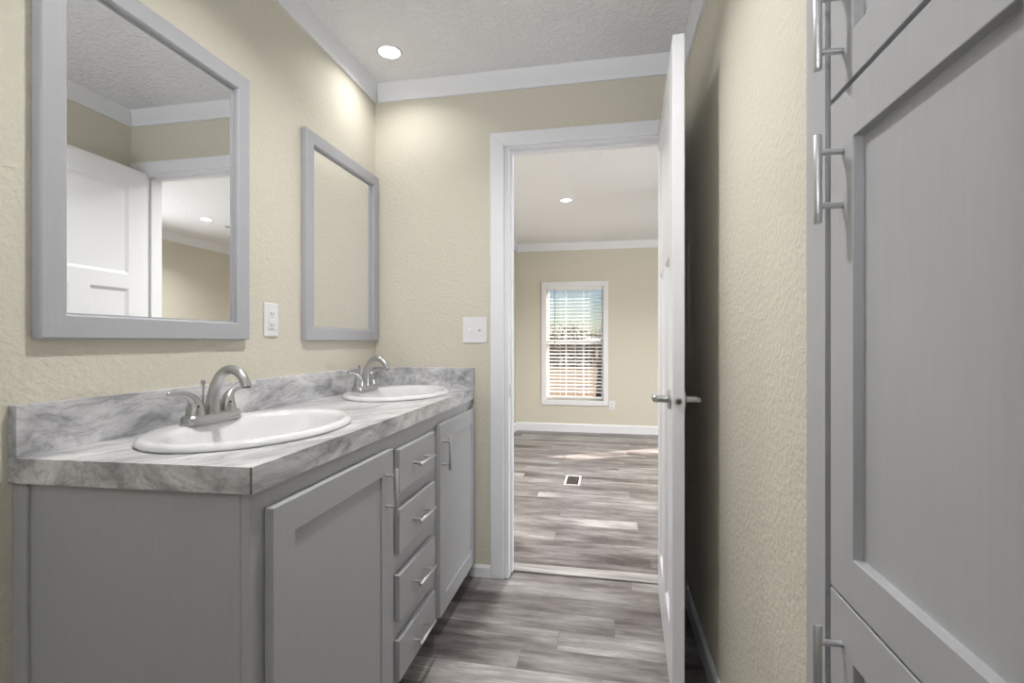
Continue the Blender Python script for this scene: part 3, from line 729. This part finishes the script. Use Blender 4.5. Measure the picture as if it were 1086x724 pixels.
lamp(-0.40, -1.25, ZC, P_REAR, 'added unseen recessed ceiling light at the near end of the bathroom')  # extra lamp behind the camera, added as weak fill
lamp(-0.355, 4.34, ZC2, P_BED, 'lit recessed ceiling light in the far room, seen through the doorway')
lamp(1.71, 4.33, ZC2, P_BED, 'lit recessed ceiling light in the far room, seen in the near mirror')
lamp(-0.355, 3.05, ZC2, P_BED, 'added unseen recessed ceiling light in the far room just past the doorway')  # extra lamp hidden by the door head, added to brighten the far room

# ------------------------------------------------------------------ ceiling fan of the far room
fx, fy = 0.84, 4.20
fan = thing('ceiling_fan', (fx, fy, ZC2), 'dark ceiling fan in the far room, a blade tip showing in the near mirror', 'ceiling fan')
obj('canopy', lathe(nb(), fx, fy, [(0.065, ZC2 - 0.0005), (0.065, ZC2 - 0.02), (0.03, ZC2 - 0.06), (0.013, ZC2 - 0.062), (0.013, ZC2 - 0.14)], 28, close_first=True, close_last=True), M_FAN, fan, smooth=40)
obj('motor', lathe(nb(), fx, fy, [(0.014, ZC2 - 0.138), (0.07, ZC2 - 0.15), (0.095, ZC2 - 0.18), (0.095, ZC2 - 0.24), (0.06, ZC2 - 0.27), (0.001, ZC2 - 0.275)], 28, close_first=True), M_FAN, fan, smooth=40)
FZ = ZC2 - 0.245
for k in range(5):
    a = R(-2 + 72 * k); b = nb(); c, s = math.cos(a), math.sin(a)
    out = [(0.085, -0.018), (0.15, -0.03), (0.22, -0.05), (0.42, -0.058), (0.455, -0.04), (0.46, 0.0), (0.455, 0.04), (0.42, 0.058), (0.22, 0.05), (0.15, 0.03), (0.085, 0.018)]
    def P(q, dz): return (fx + q[0] * c - q[1] * s, fy + q[0] * s + q[1] * c, FZ + q[1] * 0.18 + dz)
    A = [b.verts.new(P(q, 0)) for q in out]; B = [b.verts.new(P(q, 0.007)) for q in out]; n = len(out)
    for i in range(n): b.faces.new((A[i], A[(i + 1) % n], B[(i + 1) % n], B[i]))
    b.faces.new(list(reversed(A))); b.faces.new(B)
    obj('blade', b, M_FAN, fan)

# ------------------------------------------------------------------ floor register
reg = thing('floor_register', (-0.276, 4.055, 0), 'pale metal floor register with dark grille on the far room floor', 'floor vent')
b = nb(); x0, x1, y0, y1 = -0.342, -0.212, 3.915, 4.195; w = 0.018
box(b, x0, x0 + w, y0, y1, 0.0, 0.005); box(b, x1 - w, x1, y0, y1, 0.0, 0.005); box(b, x0 + w, x1 - w, y0, y0 + w, 0.0, 0.005); box(b, x0 + w, x1 - w, y1 - w, y1, 0.0, 0.005)
obj('frame', b, M_REG, reg, bevel=0.001)
b = nb(); box(b, x0 + w, x1 - w, y0 + w, y1 - w, 0.0003, 0.0012)
obj('duct_opening', b, M_DARK, reg)
b = nb()
M_GRILLE = mat('brown_grille', lin(92, 86, 82), 0.6); bump_noise(M_GRILLE, 90, 0.03, 0.001)
for k in range(1, 5): box(b, x0 + w + 0.094 * k / 5 - 0.002, x0 + w + 0.094 * k / 5 + 0.002, y0 + w, y1 - w, 0.0012, 0.004)
for k in range(1, 8): box(b, x0 + w, x1 - w, y0 + w + 0.244 * k / 8 - 0.002, y0 + w + 0.244 * k / 8 + 0.002, 0.0013, 0.0038)
obj('grille', b, M_GRILLE, reg)

# ------------------------------------------------------------------ outdoors beyond the far window
yard = struct('ground', bx(-60, 60, 6.5, 120, -0.9, -0.6), M_YARD, 'tan leaf-strewn yard outside the far window')
def bare_tree(x, y, h, r0, label, depth, group=None, seed=1):
    rnd = random.Random(seed); b = nb()
    def grow(p, d, l, r, lev):
        pts = [p]; n = 4
        for k in range(n):
            d = (d + Vector((rnd.uniform(-.18, .18), rnd.uniform(-.18, .18), rnd.uniform(-.02, .12)))).normalized(); p = p + d * l / n; pts.append(p)
        tube(b, pts, [r * (1 - 0.45 * k / n) for k in range(n + 1)], 6 if lev < 2 else 4)
        if lev < depth:
            for k in range(3 if lev else 5):
                a = rnd.uniform(0, 6.28); sp = rnd.uniform(.5, 1.0)
                side = Vector((math.cos(a), math.sin(a), rnd.uniform(-.1, .5)))
                q = pts[rnd.randint(2 if lev == 0 else 1, n)]
                grow(q, (d + side * sp).normalized(), l * rnd.uniform(.5, .72), r * .5, lev + 1)
    t = thing('bare_tree', (x, y, -0.6), label, 'tree', group)
    grow(Vector((x, y, -0.62)), Vector((0, 0, 1)), h, r0, 0)
    obj('trunk_and_branches', b, M_BARK, t)
    return t
bare_tree(-0.2, 15.0, 3.2, 0.16, 'bare grey tree whose branches cross the sky in the far window', 4, seed=5)
b = nb(); rnd = random.Random(3)
for k in range(420):
    x = rnd.uniform(-16, 10); y = rnd.uniform(30, 44); h = rnd.uniform(1.2, 2.9)
    p = Vector((x, y, -0.62)); tp = p + Vector((rnd.uniform(-.6, .6), rnd.uniform(-.4, .4), h))
    tube(b, [p, (p + tp) / 2 + Vector((rnd.uniform(-.15, .15), 0, 0)), tp], [0.07, 0.05, 0.02], 4)
    for j in range(5):
        q = p.lerp(tp, rnd.uniform(.15, .95)); tube(b, [q, q + Vector((rnd.uniform(-.9, .9), rnd.uniform(-.5, .5), rnd.uniform(.1, .8)))], [0.05, 0.015], 4)
o = obj('undergrowth', b, M_BRUSH); o['kind'] = 'stuff'; o['label'] = 'grey tangle of bare brush along the yard edge'; o['category'] = 'undergrowth'
